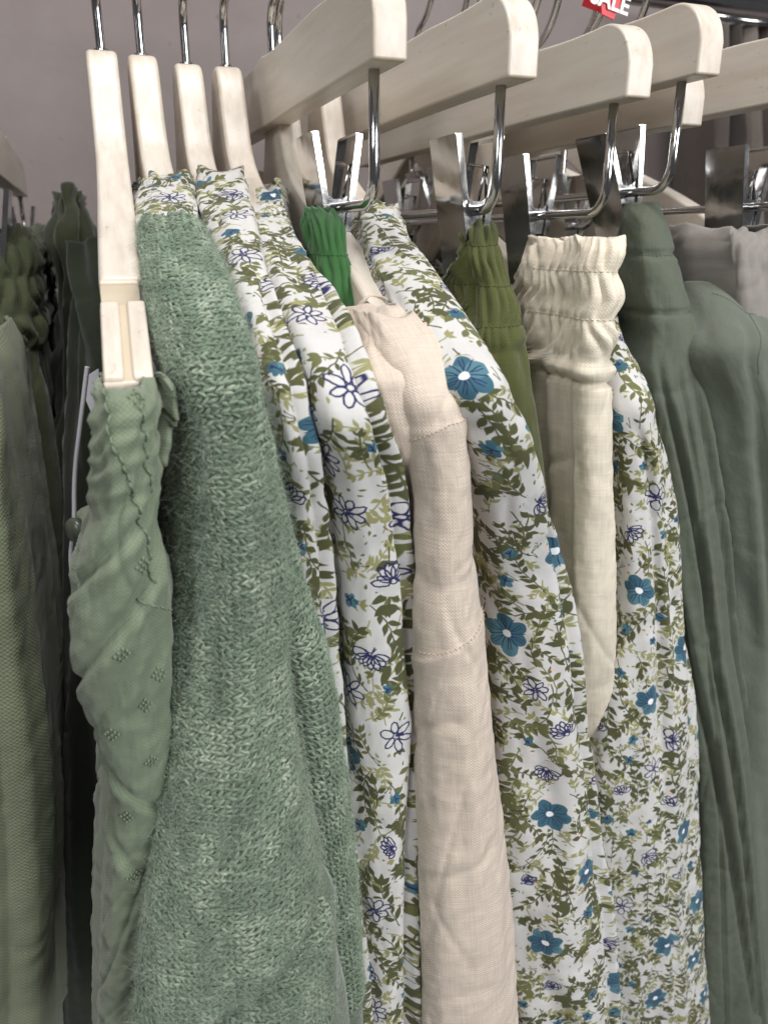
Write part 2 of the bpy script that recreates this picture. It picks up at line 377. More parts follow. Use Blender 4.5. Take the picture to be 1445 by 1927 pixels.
# ------------------------------------------------------------------ cloth loft
def arm_Y(px, py, Yc, dz=0.0, clear=.006):
    d = ray(px, py); rat = d[2] / d[1]
    q = np.linspace(.03, .222, 200); z = np.interp(q, [a for a, b in TOPQ], [b for a, b in TOPQ]) + dz + .0025
    f = z / (Yc - q) - rat; i = np.argmax(f < 0) if (f < 0).any() else 199
    return Yc - q[i] - clear
class Sheet:
    """A hanging cloth body: key rows (left px, right px, row px, nearest Y) give the front fold, flanks run back to Y back."""
    def __init__(s, keys, nose=.012, Yc=.44, depth=None, nn=44, nf=30, step=.0022, disp=None, seed=0, fold=1.0, dmin=.012, foldscale=1.0, wr=1.0, armfit=None, clear=.006, crease=.0008):
        P = []
        if armfit is not None:
            def fy(k):
                y = arm_Y((k[0] + k[1]) / 2, k[2], Yc, armfit, clear); w = float(sstep(740, 1180, k[2])); return y * (1 - w) + max(y, k[3]) * w
            keys = [(k[0], k[1], k[2], fy(k)) + tuple(k[4:]) for k in keys]
        for k in keys:
            l = at(k[0], k[2], k[3]); r = at(k[1], k[2], k[3])
            yb = (2 * Yc - k[3]) if depth is None else k[3] + depth
            if len(k) > 4: yb = k[3] + k[4]
            yb = max(yb, k[3] + dmin)
            P.append([(l[0] + r[0]) / 2, (r[0] - l[0]) / 2, (l[2] + r[2]) / 2, k[3], yb])
        P = np.array(P)
        d = np.r_[0, np.cumsum(np.linalg.norm(np.diff(P[:, [0, 2, 3]], axis=0), axis=1))]
        n = max(12, int(d[-1] / step)); t = np.linspace(0, d[-1], n)
        Q = np.stack([catmull(d, P[:, i], t) for i in range(5)], 1)
        s.n = n; s.v = t
        th = np.linspace(0, math.pi, nn)
        rows = []; us = []
        for cx, a, z, yn, yb in Q:
            nz = min(nose, (yb - yn) * .48)
            nx = cx - a * np.cos(th); ny = yn + nz * (1 - np.sin(th))
            fl = np.linspace(yb - nz, yn + nz, nf)[:-1]
            fr = fl[::-1]
            bk = np.linspace(0, math.pi, 9)[1:-1]
            x = np.r_[np.full(nf - 1, cx - a), nx, np.full(nf - 1, cx + a), cx + a * np.cos(bk)]
            y = np.r_[fl, ny, fr, yb - nz + nz * np.sin(bk)]
            arc = np.r_[0, np.cumsum(np.hypot(np.diff(x), np.diff(y)))]; mid = arc[nf - 1 + nn // 2]
            rows.append(np.stack([x, y, np.full_like(x, z)], 1)); us.append(arc - mid)
        G = np.array(rows); rowsA = G.copy(); U = np.array(us); V = np.repeat(t[:, None], G.shape[1], 1)
        s.m = G.shape[1]
        nrm = normals(G)
        # broad soft folds running down the cloth, then small creases
        ff = foldscale
        D = fold * (.0030 * vnoise(U * 60 * ff + .6 * vnoise(V * 14, U * 9, seed + 5), V * 5 * ff, seed) + .0016 * vnoise(U * 130 * ff, V * 11, seed + 1)) \
            + wr * (.00028 * fbm(U * 230 + V * 90, V * 120 - U * 60, seed + 2, 3))
        if crease:
            for q_, (fa, fb) in enumerate(((34, 9), (26, -13), (60, 22))):
                rd_ = 1 - np.abs(vnoise(U * fa + V * fb, V * 16 + U * 6, seed + 60 + q_)); D = D - crease * (1, .8, .45)[q_] * np.clip((rd_ - .80) / .20, 0, 1) ** 2
        if disp is not None: D = D + disp(U, V, t[-1])
        G = G + nrm * D[..., None]
        s.G = G; s.U = U; s.V = V; s.N = normals(G)
        # print and weave coordinates follow the slope of the front fold
        ty = np.gradient(Q[:, 3], t)[:, None]; ty = np.clip(ty, -.97, .97); tz = np.sqrt(1 - ty ** 2)
        f = (rowsA[..., 1] - Q[:, 3][:, None]); k2 = s.m - 7
        du = np.hypot(np.diff(rowsA[..., 0], axis=1), np.diff(f, axis=1) * tz); uu = np.concatenate([np.zeros((n, 1)), np.cumsum(du, 1)], 1)
        s.TU = uu - uu[:, nf - 1 + nn // 2][:, None]; s.TV = V + f * ty
    def build(s, name, mat, parent=None, thick=.0007):
        n, m = s.n, s.m
        me = bpy.data.meshes.new(name)
        i = np.arange(n - 1)[:, None] * m; j = np.arange(m)[None]; j2 = (j + 1) % m
        q = np.stack([i + j, i + j2, i + m + j2, i + m + j], -1).reshape(-1, 4)[:, ::-1]
        me.from_pydata(s.G.reshape(-1, 3).tolist(), [], q.tolist()); me.update()
        uvl = me.uv_layers.new(name='UVMap')
        uvv = np.stack([s.TU, -s.TV], -1).reshape(-1, 2)
        li = np.empty(len(me.loops), np.int32); me.loops.foreach_get('vertex_index', li)
        uvl.data.foreach_set('uv', uvv[li].ravel())
        me.polygons.foreach_set('use_smooth', np.ones(len(me.polygons), bool))
        me.materials.append(mat)
        o = link(name, me, parent)
        if thick:
            sm = o.modifiers.new('cloth_thickness', 'SOLIDIFY'); sm.thickness = thick; sm.offset = -1
        return o
    def pt(s, u, v, lift=0.0):
        """point and normal on the cloth at arc u (from the front fold) and length v"""
        r = np.clip(v / s.v[-1] * (s.n - 1), 0, s.n - 1.001); i = int(r); f = r - i
        k = s.m - 8
        c = np.interp(u, s.U[i][:k], np.arange(k)); j = int(min(c, k - 2)); g = c - j
        P = (s.G[i, j] * (1 - g) + s.G[i, j + 1] * g) * (1 - f) + (s.G[i + 1, j] * (1 - g) + s.G[i + 1, j + 1] * g) * f
        Nn = s.N[i, j]; return P + Nn * lift, Nn
def catmull(x, y, t):
    m = np.gradient(y, x)
    # limit the slopes so that rows never overshoot
    d = np.diff(y) / np.diff(x)
    for i in range(1, len(y) - 1):
        if d[i - 1] * d[i] <= 0: m[i] = 0
        else: m[i] = math.copysign(min(abs(m[i]), 3 * min(abs(d[i - 1]), abs(d[i]))), m[i])
    i = np.clip(np.searchsorted(x, t) - 1, 0, len(x) - 2); h = x[i + 1] - x[i]; q = (t - x[i]) / h
    return (2 * q**3 - 3 * q**2 + 1) * y[i] + (q**3 - 2 * q**2 + q) * h * m[i] + (-2 * q**3 + 3 * q**2) * y[i + 1] + (q**3 - q**2) * h * m[i + 1]
def normals(G):
    du = np.roll(G, -1, 1) - np.roll(G, 1, 1); dv = np.gradient(G, axis=0)
    n = np.cross(du, dv); n /= np.linalg.norm(n, axis=2)[..., None] + 1e-12
    # outward: away from the middle of each row
    c = G.mean(1, keepdims=True); sgn = np.sign(((G - c) * n).sum(2).mean()); return n * sgn

def gathers(bands, amp, freq, seed, ruff=0.0):
    """elastic waist: puffed bands between stitched channels, pleats across them"""
    def f(U, V, L):
        D = np.zeros_like(U)
        for a, b in bands:
            t = np.clip((V - a) / (b - a), 0, 1); inside = (V >= a) & (V < b)
            prof = np.sin(t * math.pi) ** .6
            ph = U * freq + 1.0 * vnoise(U * freq * .35, V * 60 + a * 900, seed)
            pl = 1 - np.abs(np.sin(ph * math.pi + .5 * vnoise(V * 120, U * 30, seed + 3))) ** .8
            D += np.where(inside, prof * (amp * .9 - amp * 1.5 * pl), -amp * .0)
        e = bands[-1][1]; k = np.clip(1 - (V - e) / .05, 0, 1) * (V > e)
        D += k * amp * .8 * vnoise(U * freq * 1.1, V * 12, seed + 9)
        if ruff: D += ruff * np.clip(1 - V / .006, 0, 1) * vnoise(U * freq * 1.4, V * 0, seed + 4)
        return D
    return f
def add(*fs): return lambda U, V, L: sum(f(U, V, L) for f in fs)
def groove(pts, depth, w):
    """a crease: pts [(v, u)] on the cloth"""
    pv, pu = zip(*pts)
    def f(U, V, L):
        u0 = np.interp(V, pv, pu); on = sstep(pv[0] - .01, pv[0] + .015, V)
        return -depth * np.exp(-((U - u0) / w) ** 2) * on + depth * .6 * np.exp(-((U - u0 - 2 * w) / (1.3 * w)) ** 2) * on
    return f

def stitch_line(name, sh, path, mat, parent, r=.00035, pitch=.0028, chain=False, lift=.0004):
    """thread along a path [(u,v)] on a cloth"""
    mb = MB(); path = np.array(path, float)
    d = np.r_[0, np.cumsum(np.hypot(*np.diff(path, axis=0).T))]
    n = max(2, int(d[-1] / pitch)); k = 0
    for i in range(n):
        a = i * pitch; b = a + pitch * (.98 if chain else .62)
        ts = np.linspace(a, b, 4); u = np.interp(ts, d, path[:, 0]); v = np.interp(ts, d, path[:, 1])
        P = [sh.pt(u[q], v[q], lift + (.0002 if q in (1, 2) else -.0002))[0] for q in range(4)]
        if chain:
            off = (.5 if i % 2 else -.5) * r * 1.2; P = [p + np.array([off, 0, 0]) for p in P]
        mb.tube(P, [r * .6, r, r, r * .6], 5)
    return mb.build(name, mat, parent)

# ------------------------------------------------------------------ setting
def slab_struct(name, c, h, mat):
    o = MB().box(c, h).build(name, mat, smooth=False); o['kind'] = 'structure'; return o
slab_struct('wall', (.5, 1.05, 1.5), (3.0, .05, 1.5), wall_mat())
slab_struct('floor', (.5, 0, -.02), (3.0, 1.3, .02), plain('dark_floor', (.07, .06, .055, 1), .6))

# ------------------------------------------------------------------ hangers
def hook_part(root, X, Y, z0, flip=1, lean=0.0, up=0.0):
    zc = ZC + .138 + up; R0 = .031
    pts = [(X, Y, z0 - .01), (X, Y, z0 + .01), (X, Y, zc - R0 - .006)]
    for a in np.linspace(-100, -330, 26):
        t = math.radians(a); pts.append((X + lean * (math.sin(t) + 1) * R0, Y + R0 * math.cos(t) * flip, zc + R0 * math.sin(t)))
    # smooth start of the arc
    m = MB().tube(chaikin(pts, 2), .0021, 12)
    return m.build('hook', CHROME, root)
def chaikin(p, n):
    p = np.array(p, float)
    for _ in range(n):
        q = [p[0]]
        for i in range(len(p) - 1): q += [p[i] * .75 + p[i + 1] * .25, p[i] * .25 + p[i + 1] * .75]
        q.append(p[-1]); p = np.array(q)
    return p

def plank(name, top, bot, X, th, mat, parent, bev=.0028, seg=4, slant=0.0):
    """board in the YZ plane from an upper and a lower outline [(Y, Z)], thickness th along X"""
    out = list(top) + list(bot)[::-1]
    bm = bmesh.new()
    vs = [bm.verts.new((X - th / 2, y, z)) for y, z in out]
    n = len(top)
    L = [bm.verts.new((X + th / 2, y, z)) for y, z in out]
    for i in range(n - 1):
        bm.faces.new((vs[i], vs[2 * n - 1 - i], vs[2 * n - 2 - i], vs[i + 1])); bm.faces.new((L[i], L[i + 1], L[2 * n - 2 - i], L[2 * n - 1 - i]))
    rim = []
    m = len(out)
    for i in range(m):
        f = bm.faces.new((vs[i], vs[(i + 1) % m], L[(i + 1) % m], L[i]))
    bm.normal_update()
    es = [e for e in bm.edges if len(e.link_faces) == 2 and abs(e.link_faces[0].normal.x - e.link_faces[1].normal.x) > .7]
    es += [e for e in bm.edges if len(e.link_faces) == 2 and e not in es and e.calc_face_angle(0) > math.radians(50) and abs(e.link_faces[0].normal.x) < .5]
    bmesh.ops.bevel(bm, geom=es, offset=bev, segments=seg, profile=.5, affect='EDGES', clamp_overlap=True)
    bmesh.ops.recalc_face_normals(bm, faces=bm.faces)
    me = bpy.data.meshes.new(name); bm.to_mesh(me); bm.free()
    me.polygons.foreach_set('use_smooth', [True] * len(me.polygons)); me.materials.append(mat)
    o = link(name, me, parent); wn = o.modifiers.new('wn', 'WEIGHTED_NORMAL'); wn.keep_sharp = False; wn.weight = 80
    return o

TOPQ = [(0, .0806), (.006, .0800), (.011, .0770), (.015, .0715), (.020, .0600), (.026, .0470), (.033, .0380), (.045, .0300), (.07, .0195), (.1, .0095), (.13, -.001), (.16, -.0125), (.19, -.026), (.212, -.040), (.220, -.049)]
BOTQ = [(0, .028), (.006, .0268), (.011, .0245), (.015, .0225), (.020, .0200), (.026, .0165), (.033, .0130), (.045, .0068), (.07, -.004), (.1, -.0145), (.13, -.025), (.16, -.0365), (.19, -.0495), (.212, -.0600), (.218, -.0610)]
def resample(q, n=46):
    x = np.array([a for a, b in q]); y = np.array([b for a, b in q]); t = np.linspace(0, 1, n) ** 1.2 * x[-1]
    return list(zip(t, catmull(x, y, t)))
def turn(r, X, Yc, rot):
    place(r, (X, Yc, ZC + .03)); r.rotation_euler = (0, 0, rot)
def coat_hanger(X, Yc, label, th=.0125, near_cut=None, dz=0.0, flip=1, lean=0.0, rot=0.0, up=0.0):
    dz = dz + up
    r = empty('coat_hanger', label, 'hanger', group='wooden coat hangers on the rail')
    T = resample(TOPQ); B = resample(BOTQ)
    top = [(Yc + q, ZC + z + dz) for q, z in T[::-1]] + [(Yc - q, ZC + z + dz) for q, z in T[1:]]
    bot = [(Yc + q, ZC + z + dz) for q, z in B[::-1]] + [(Yc - q, ZC + z + dz) for q, z in B[1:]]
    if near_cut:
        top2 = [(y, z) for y, z in top if y > near_cut]; k = len(top2); bot2 = bot[:k]
    else: top2, bot2 = top, bot
    plank('wooden_frame', top2, bot2, X, th, WOOD, r, bev=.0020, seg=3)
    off = .47 < Yc < .6
    hook_part(r, X, .458 if off else Yc, ZC + (.032 if off else .0806) + dz, flip, lean, up)
    if not off: MB().tube([(X, Yc, ZC + .0790 + dz), (X, Yc, ZC + .0816 + dz)], .0032, 14).build('hook_collar', CHROME, r)
    if not near_cut: turn(r, X, Yc, rot)
    return r, top, bot

r1, top1, bot1 = coat_hanger(.0172, .42, 'bare pale wooden coat hanger at far left, notch showing above the twisted sage strap', th=.0135, near_cut=.2610)
# near end of hanger 1: a rounded notch and the grooved tip below it
def hanger_tip(r):
    X = .0172; k0 = [i for i, (y, z) in enumerate(top1) if y > .2610][-1]
    y0, z0 = top1[k0]; yb, zb = bot1[k0]
    yy = np.linspace(y0, .213, 70); tt = np.interp(-yy, [-p[0] for p in top1], [p[1] for p in top1]); bb = np.interp(-yy, [-p[0] for p in bot1], [p[1] for p in bot1])
    notch = np.zeros_like(yy)
    for i, y in enumerate(yy):
        if .2465 < y < .2600: notch[i] = .0075 * math.sqrt(max(0, 1 - ((y - .2465) / .0135) ** 2))
    i0 = int(np.argmax(yy < .2603)); i1 = int(np.argmax(yy < .2466))
    for nm, sl, mt in (('wooden_frame', slice(0, i0 + 1), WOOD), ('notch', slice(i0, i1 + 1), WOOD_RAW), ('wooden_frame', slice(i1, None), WOOD)):
        plank(nm, list(zip(yy[sl], (tt - notch)[sl])), list(zip(yy[sl], bb[sl])), X - .0006, .0118 if mt is WOOD else .0117, mt, r, bev=.0012 if mt is WOOD else .0004, seg=2)
    # raised grooved tip: two rails with a bare wood groove between
    yt = np.linspace(.2466, .2135, 30); zt = np.interp(-yt, [-p[0] for p in top1], [p[1] for p in top1])
    for dx in (-.0037, .0037):
        plank('grooved_tip', list(zip(yt, zt + .0012)), list(zip(yt, zt - .004)), X + dx, .0052, WOOD, r, bev=.0007, seg=2)
    plank('tip_groove', list(zip(yt, zt + .0002)), list(zip(yt, zt - .0035)), X, .0030, WOOD_RAW, r, bev=.0004, seg=1)
hanger_tip(r1); turn(r1, .0172, .42, -.050)
HX = [(.0350, .424), (.0570, .436), (.0763, .436), (.1045, .440), (.1280, .440), (.2330, .502), (.2880, .500)]
HL = ['wooden coat hanger second from the left, carrying the green fuzzy jumper',
      'wooden coat hanger third from the left, carrying the left floral blouse',
      'wooden coat hanger fourth from the left, just left of the first clip bar',
      'wooden coat hanger whose curved arm runs into the beige linen shirt',
      'wooden coat hanger behind the beige shirt hanger, carrying the middle floral blouse',
      'wooden coat hanger hidden behind the clip bars, carrying the rightmost floral blouse',
      'wooden coat hanger at the right whose arm enters the grey green shirt']
for i, (x, y) in enumerate(HX):
    coat_hanger(x, y, HL[i], th=.0128 - .0012 * (i > 2), dz=(0, 0, 0, 0, 0, -.020, -.002)[i], lean=(0, .1, .15, -.2, -.1, .2, .1)[i], rot=(-.02, -.03, -.035, -.05, -.07, -.05, 0)[i])

def jaw_mesh(sgn):
    m = MB(); h = .0125; L = .0310; M = Matrix.Rotation(math.radians(8.5 * sgn), 3, 'Y')
    off = np.array([sgn * .0056, 0, -.0030])
    m.box(off, (.0004, h, L), M)
    for s in (-1, 1): m.box(off + np.array(M @ Vector((-sgn * .0010, s * (h + .0001), 0))), (.0013, .0005, L - .0001), M)      # folded rims
    m.box(off + np.array(M @ Vector((-sgn * .0010, 0, L - .0003))), (.0013, h - .0008, .0005), M)
    return m
def clip_parts(root, X, Y, Z, tilt=0.0):
    """chrome spring clip gripping cloth, turning on the rod that runs along Y"""
    me = CLIP_DATA
    c = link('clip', me['left'], root); c.location = (X, Y, Z); c.rotation_euler = (0, tilt, 0)
    for nm, k in (('clip_jaw', 'right'), ('pivot_plate', 'ears'), ('pivot_plate', 'ears2'), ('clip_spring', 'spring')):
        link(nm, me[k], c)
    return c
def make_clip():
    d = {}
    for k, sg in (('left', -1), ('right', 1)):
        o = jaw_mesh(sg).build('jaw', CHROME, smooth=False); d[k] = o.data; bpy.data.objects.remove(o)
    for nm_, y in (('ears', -.0115), ('ears2', .0115)):
        m = MB()
        prof = [(-.0062, .0085), (-.0045, .0050), (-.0018, .0034), (.0018, .0034), (.0045, .0050), (.0062, .0085), (.0050, -.0060), (.0028, -.0085), (-.0028, -.0085), (-.0050, -.0060)]
        V = [(x, y + t, z) for t in (-.0004, .0004) for x, z in prof]
        m.add(V, [(0, 1, 2, 3, 4, 5, 6, 7, 8, 9), (19, 18, 17, 16, 15, 14, 13, 12, 11, 10)] + [(k, 10 + k, 10 + (k + 1) % 10, (k + 1) % 10) for k in range(10)])
        o = m.build(nm_, CHROME, smooth=False); d[nm_] = o.data; bpy.data.objects.remove(o)
    m = MB(); pts = []
    for a in np.linspace(0, 5.5 * 2 * math.pi, 90): pts.append((.0036 * math.cos(a), -.005 + .010 * a / (5.5 * 2 * math.pi), .0036 * math.sin(a) - .001))
    m.tube(pts, .0006, 6)
    m.tube([(.0034, -.005, 0), (.0066, -.003, .012), (.0076, -.003, .017), (.0050, .006, .0185)], .0007, 6)
    m.tube([(-.0034, .005, 0), (-.0066, .005, .012), (-.0072, .003, .017), (-.0072, -.003, .0175)], .0007, 6)
    o = m.build('spring', CHROME); d['spring'] = o.data; bpy.data.objects.remove(o)
    return d
CLIP_DATA = make_clip()

def clip_hanger(X, Yn, Yc, dz, label, clipY, th=.0118, h=.0298, rodin=.016, flip=1, tilt=0.0, rod=True, rodlen=.042):
    r = empty('clip_hanger', label, 'hanger', group='wooden clip hangers on the rail')
    L = Yc - Yn; z0 = ZC + .053 + dz
    q = np.r_[np.linspace(0, .022, 22), np.linspace(.026, L, 24)]
    zt = []
    for a in q:
        rr = .0200
        base = h - .0012 * math.sin(min(a / .07, 1) * math.pi) + .002 * max(0, 1 - (L - a) / .03) ** 2
        zt.append(base - (rr - math.sqrt(max(0, rr * rr - (rr - a) ** 2)) if a < rr else 0))
    zt[0] = h - .0175
    bt = [.0005 * math.sin(a * 20) for a in q]
    top = [(Yn + a, z0 + b) for a, b in zip(q, zt)]; bot = [(Yn + a, z0 + b) for a, b in zip(q, bt)]
    top += [(2 * Yc - y, z) for y, z in top[:-1][::-1]]; bot += [(2 * Yc - y, z) for y, z in bot[:-1][::-1]]
    plank('wooden_bar', top, bot, X, th, WOOD, r, bev=.0012, seg=3)
    hook_part(r, X, Yc, z0 + h + .003, flip, 0.0, .047 if Yc > .6 else 0.0)
    if rod:
        ya, yb = Yn + rodin, 2 * Yc - Yn - rodin; zb = z0 - rodlen; c = .011
        pts = [(X, ya, z0 + .004), (X, ya, zb + c)]
        for a in np.linspace(0, math.pi / 2, 8)[1:]: pts.append((X, ya + c * (1 - math.cos(a)), zb + c * (1 - math.sin(a))))
        for a in np.linspace(math.pi / 2, 0, 8)[:-1]: pts.append((X, yb - c * (1 - math.cos(a)), zb + c * (1 - math.sin(a))))
        pts += [(X, yb, zb + c), (X, yb, z0 + .004)]
        MB().tube(pts, .0020, 12).build('clip_rod', CHROME, r)
        for cy in (clipY, 2 * Yc - clipY): clip_parts(r, X, cy, zb, tilt)
    return r
clip_hanger(.0985, .262, .430, .001, 'pale wooden clip hanger nearest the lens, holding the bright green waistband', .334, tilt=.0)
clip_hanger(.1500, .268, .450, 0, 'pale wooden clip hanger second of the bars, holding the olive linen waistband', .312)
clip_hanger(.2130, .287, .455, 0, 'pale wooden clip hanger third of the bars, holding the cream gathered waistband', .369, tilt=-.02)
clip_hanger(.2460, .287, .455, .010, 'pale wooden clip hanger highest of the bars, holding the sage cotton trousers', .343, tilt=-.22)
clip_hanger(.2665, .318, .470, -.004, 'pale wooden clip hanger end peeping out below and behind the highest bar', .420, rodin=.07)
clip_hanger(.3120, .270, .450, .006, 'pale wooden clip hanger at the right edge, holding the grey waistband', .334, rodlen=.044)
clip_hanger(-.0475, .485, .640, -.018, 'pale wooden clip hanger at the left edge above the dark olive trousers', .515, tilt=.05, rodlen=.036)

# second row behind on its own rail
def proj(P):
    v = np.array(P) - np.array([0, 0, ZC]); z = v.dot(CF); return 722.5 + F * v.dot(CX) / z, 963.5 + F * v.dot(CD) / z
BACK = [(.262, 'wooden coat hanger in the back row, its hook rising above the second clip bar'), (.292, 'wooden coat hanger in the back row just right of the first one there'),
        (.350, 'wooden coat hanger in the back row, seen between the clips of the highest bar'), (.405, 'wooden coat hanger in the back row nearest the right picture edge')]
for i, (x, lb) in enumerate(BACK): coat_hanger(x, .64, lb, th=.0125, dz=-.012 + .004 * (i % 2), rot=(.03, -.02, .05, 0)[i], up=.047)
rail2 = MB().tube([(-.7, .64, ZC + .2015), (1.3, .64, ZC + .2015)], .0125, 20).build('clothes_rail', CHROME)
rail2['label'] = 'second chrome clothes rail farther back carrying the back row of hangers'; rail2['category'] = 'rail'

# rail the hooks hang on
rail = MB().tube([(-.7, .44, ZC + .138 + .031 - .0021 - .0125), (1.3, .44, ZC + .138 + .031 - .0021 - .0125)], .0125, 20).build('clothes_rail', CHROME)
rail['label'] = 'round chrome clothes rail that all the hanger hooks hang over'; rail['category'] = 'rail'

# ------------------------------------------------------------------ clothes
def FLORAL(rot): return cloth('floral_cotton', rot, pitch=.0004, weave=.25, slub=.10, img=PRINT, rough=.8, sheen=.1, bump=.15)
SAGE_VISCOSE = cloth('sage_viscose', lin(128, 140, 116), pitch=.0006, weave=.6, slub=.2, dark=.6, tone=.08)
SAGE_THREAD = plain('sage_thread', lin(122, 136, 112), .8)
KNIT = cloth('green_knit_ground', lin(94, 108, 90), pitch=.002, weave=.4, slub=.2, sheen=.6)
YARN = None

# --- twisted sage strap garment on the first hanger
def sage_garment():
    r = empty('strappy_top', 'sage green viscose garment with twisted gathered strap over the first hanger tip', 'top')
    keys = [(182, 272, 735, .198, .03), (182, 296, 765, .193, .035), (180, 300, 820, .191, .035), (182, 296, 890, .190, .035), (178, 298, 940, .190, .035), (172, 290, 1000, .190, .04), (162, 300, 1060, .190, .05), (152, 316, 1120, .191, .06),
            (138, 328, 1200, .192), (148, 330, 1290, .194), (170, 330, 1370, .197), (198, 330, 1450, .200), (215, 326, 1520, .203), (205, 322, 1620, .206), (197, 318, 1720, .208),
            (192, 314, 1830, .209), (186, 312, 1927, .210), (180, 320, 2120, .21)]
    def d(U, V, L):
        # gathers run slightly slanted across the strap
        g = sstep(.0, .004, V) * (1 - sstep(.026, .036, V))
        ph = V * 560 + U * 140 + 1.8 * vnoise(U * 90, V * 70, 31)
        D = g * .0009 * (1 - 2.2 * np.abs(np.sin(ph)) ** 1.5 * .5)
        # twist: diagonal valleys wrapping round
        for v0, sl, dp, wd in ((.040, .9, .0020, .0022), (.062, 1.3, .0022, .003), (.130, -1.0, .0016, .0022), (.160, -1.3, .0012, .003)):
            D -= dp * np.exp(-((V - v0 + U * sl) / wd) ** 2)
            D += dp * .5 * np.exp(-((V - v0 + U * sl - wd * 2) / (wd * 1.3)) ** 2)
        return D
    s = Sheet(keys, nose=.011, depth=.12, seed=3, disp=d, fold=.55, wr=2.2, crease=.0013, step=.0012, nn=70)
    s.build('body', SAGE_VISCOSE, r)
    for pa in ([(-.004, .001), (-.0035, .012), (.001, .026), (.006, .040), (.009, .055)], [(.003, .001), (.0025, .008), (.005, .018), (.008, .030)]):
        stitch_line('chain_stitch', s, pa, SAGE_THREAD, r, r=.00032, pitch=.0024, chain=True)
    stitch_line('chain_stitch', s, [(.004, .058), (.010, .062), (.016, .066)], SAGE_THREAD, r, r=.00025, pitch=.0022, chain=True)
    # woven diamond motifs
    me = None
    for u, v in ((.002, .0046), (.0045, .047), (-.001, .072), (.004, .092), (-.006, .100), (.003, .113), (.006, .145), (-.002, .160), (.008, .122), (.009, .083), (-.005, .135)):
        m = MB()
        for a in range(-2, 3):
            for b in range(-2, 3):
                if (a + b) % 2 or abs(a) + abs(b) > 2: continue
                P, Nn = s.pt(u + a * .00085, v + b * .0010, .00035)
                Q, _ = s.pt(u + a * .00085 + .0001, v + b * .0010 + .0009, .00035)
                m.tube([P, (P + Q) / 2 + Nn * .00025, Q], [.0002, .0004, .0002], 6)
        m.build('woven_motif', SAGE_THREAD, r)
    # frilled edge of the strap standing off to the right
    m = MB(); V = []; n = 26; k = 7
    for i in range(n):
        t = i / (n - 1); c = at(300 + 32 * math.sin(t * 2.4), 905 - 178 * t ** .8 if True else 0, .205)
        for j in range(k):
            q = j / (k - 1); wv = .0012 * math.sin(t * 15 + q * 2) + .0006 * math.sin(t * 37)
            V.append((c[0] - .007 * (1 - q) * (1 - .5 * t), c[1] + .002 + wv + .010 * (1 - q) , c[2] + .002 * math.sin(q * 3) + wv))
    Fc = [(i * k + j, i * k + j + 1, (i + 1) * k + j + 1, (i + 1) * k + j) for i in range(n - 1) for j in range(k - 1)]
    me = MB().add(V, Fc).build('strap_frill', SAGE_VISCOSE, r)
    uvl = me.data.uv_layers.new(name='UVMap')
    for lp in me.data.loops: p = me.data.vertices[lp.vertex_index].co; uvl.data[lp.index].uv = (p.x + p.y, p.z)
    sm = me.modifiers.new('t', 'SOLIDIFY'); sm.thickness = .0009
    place(r, (.0172, .2, ZC - .55))
sage_garment()

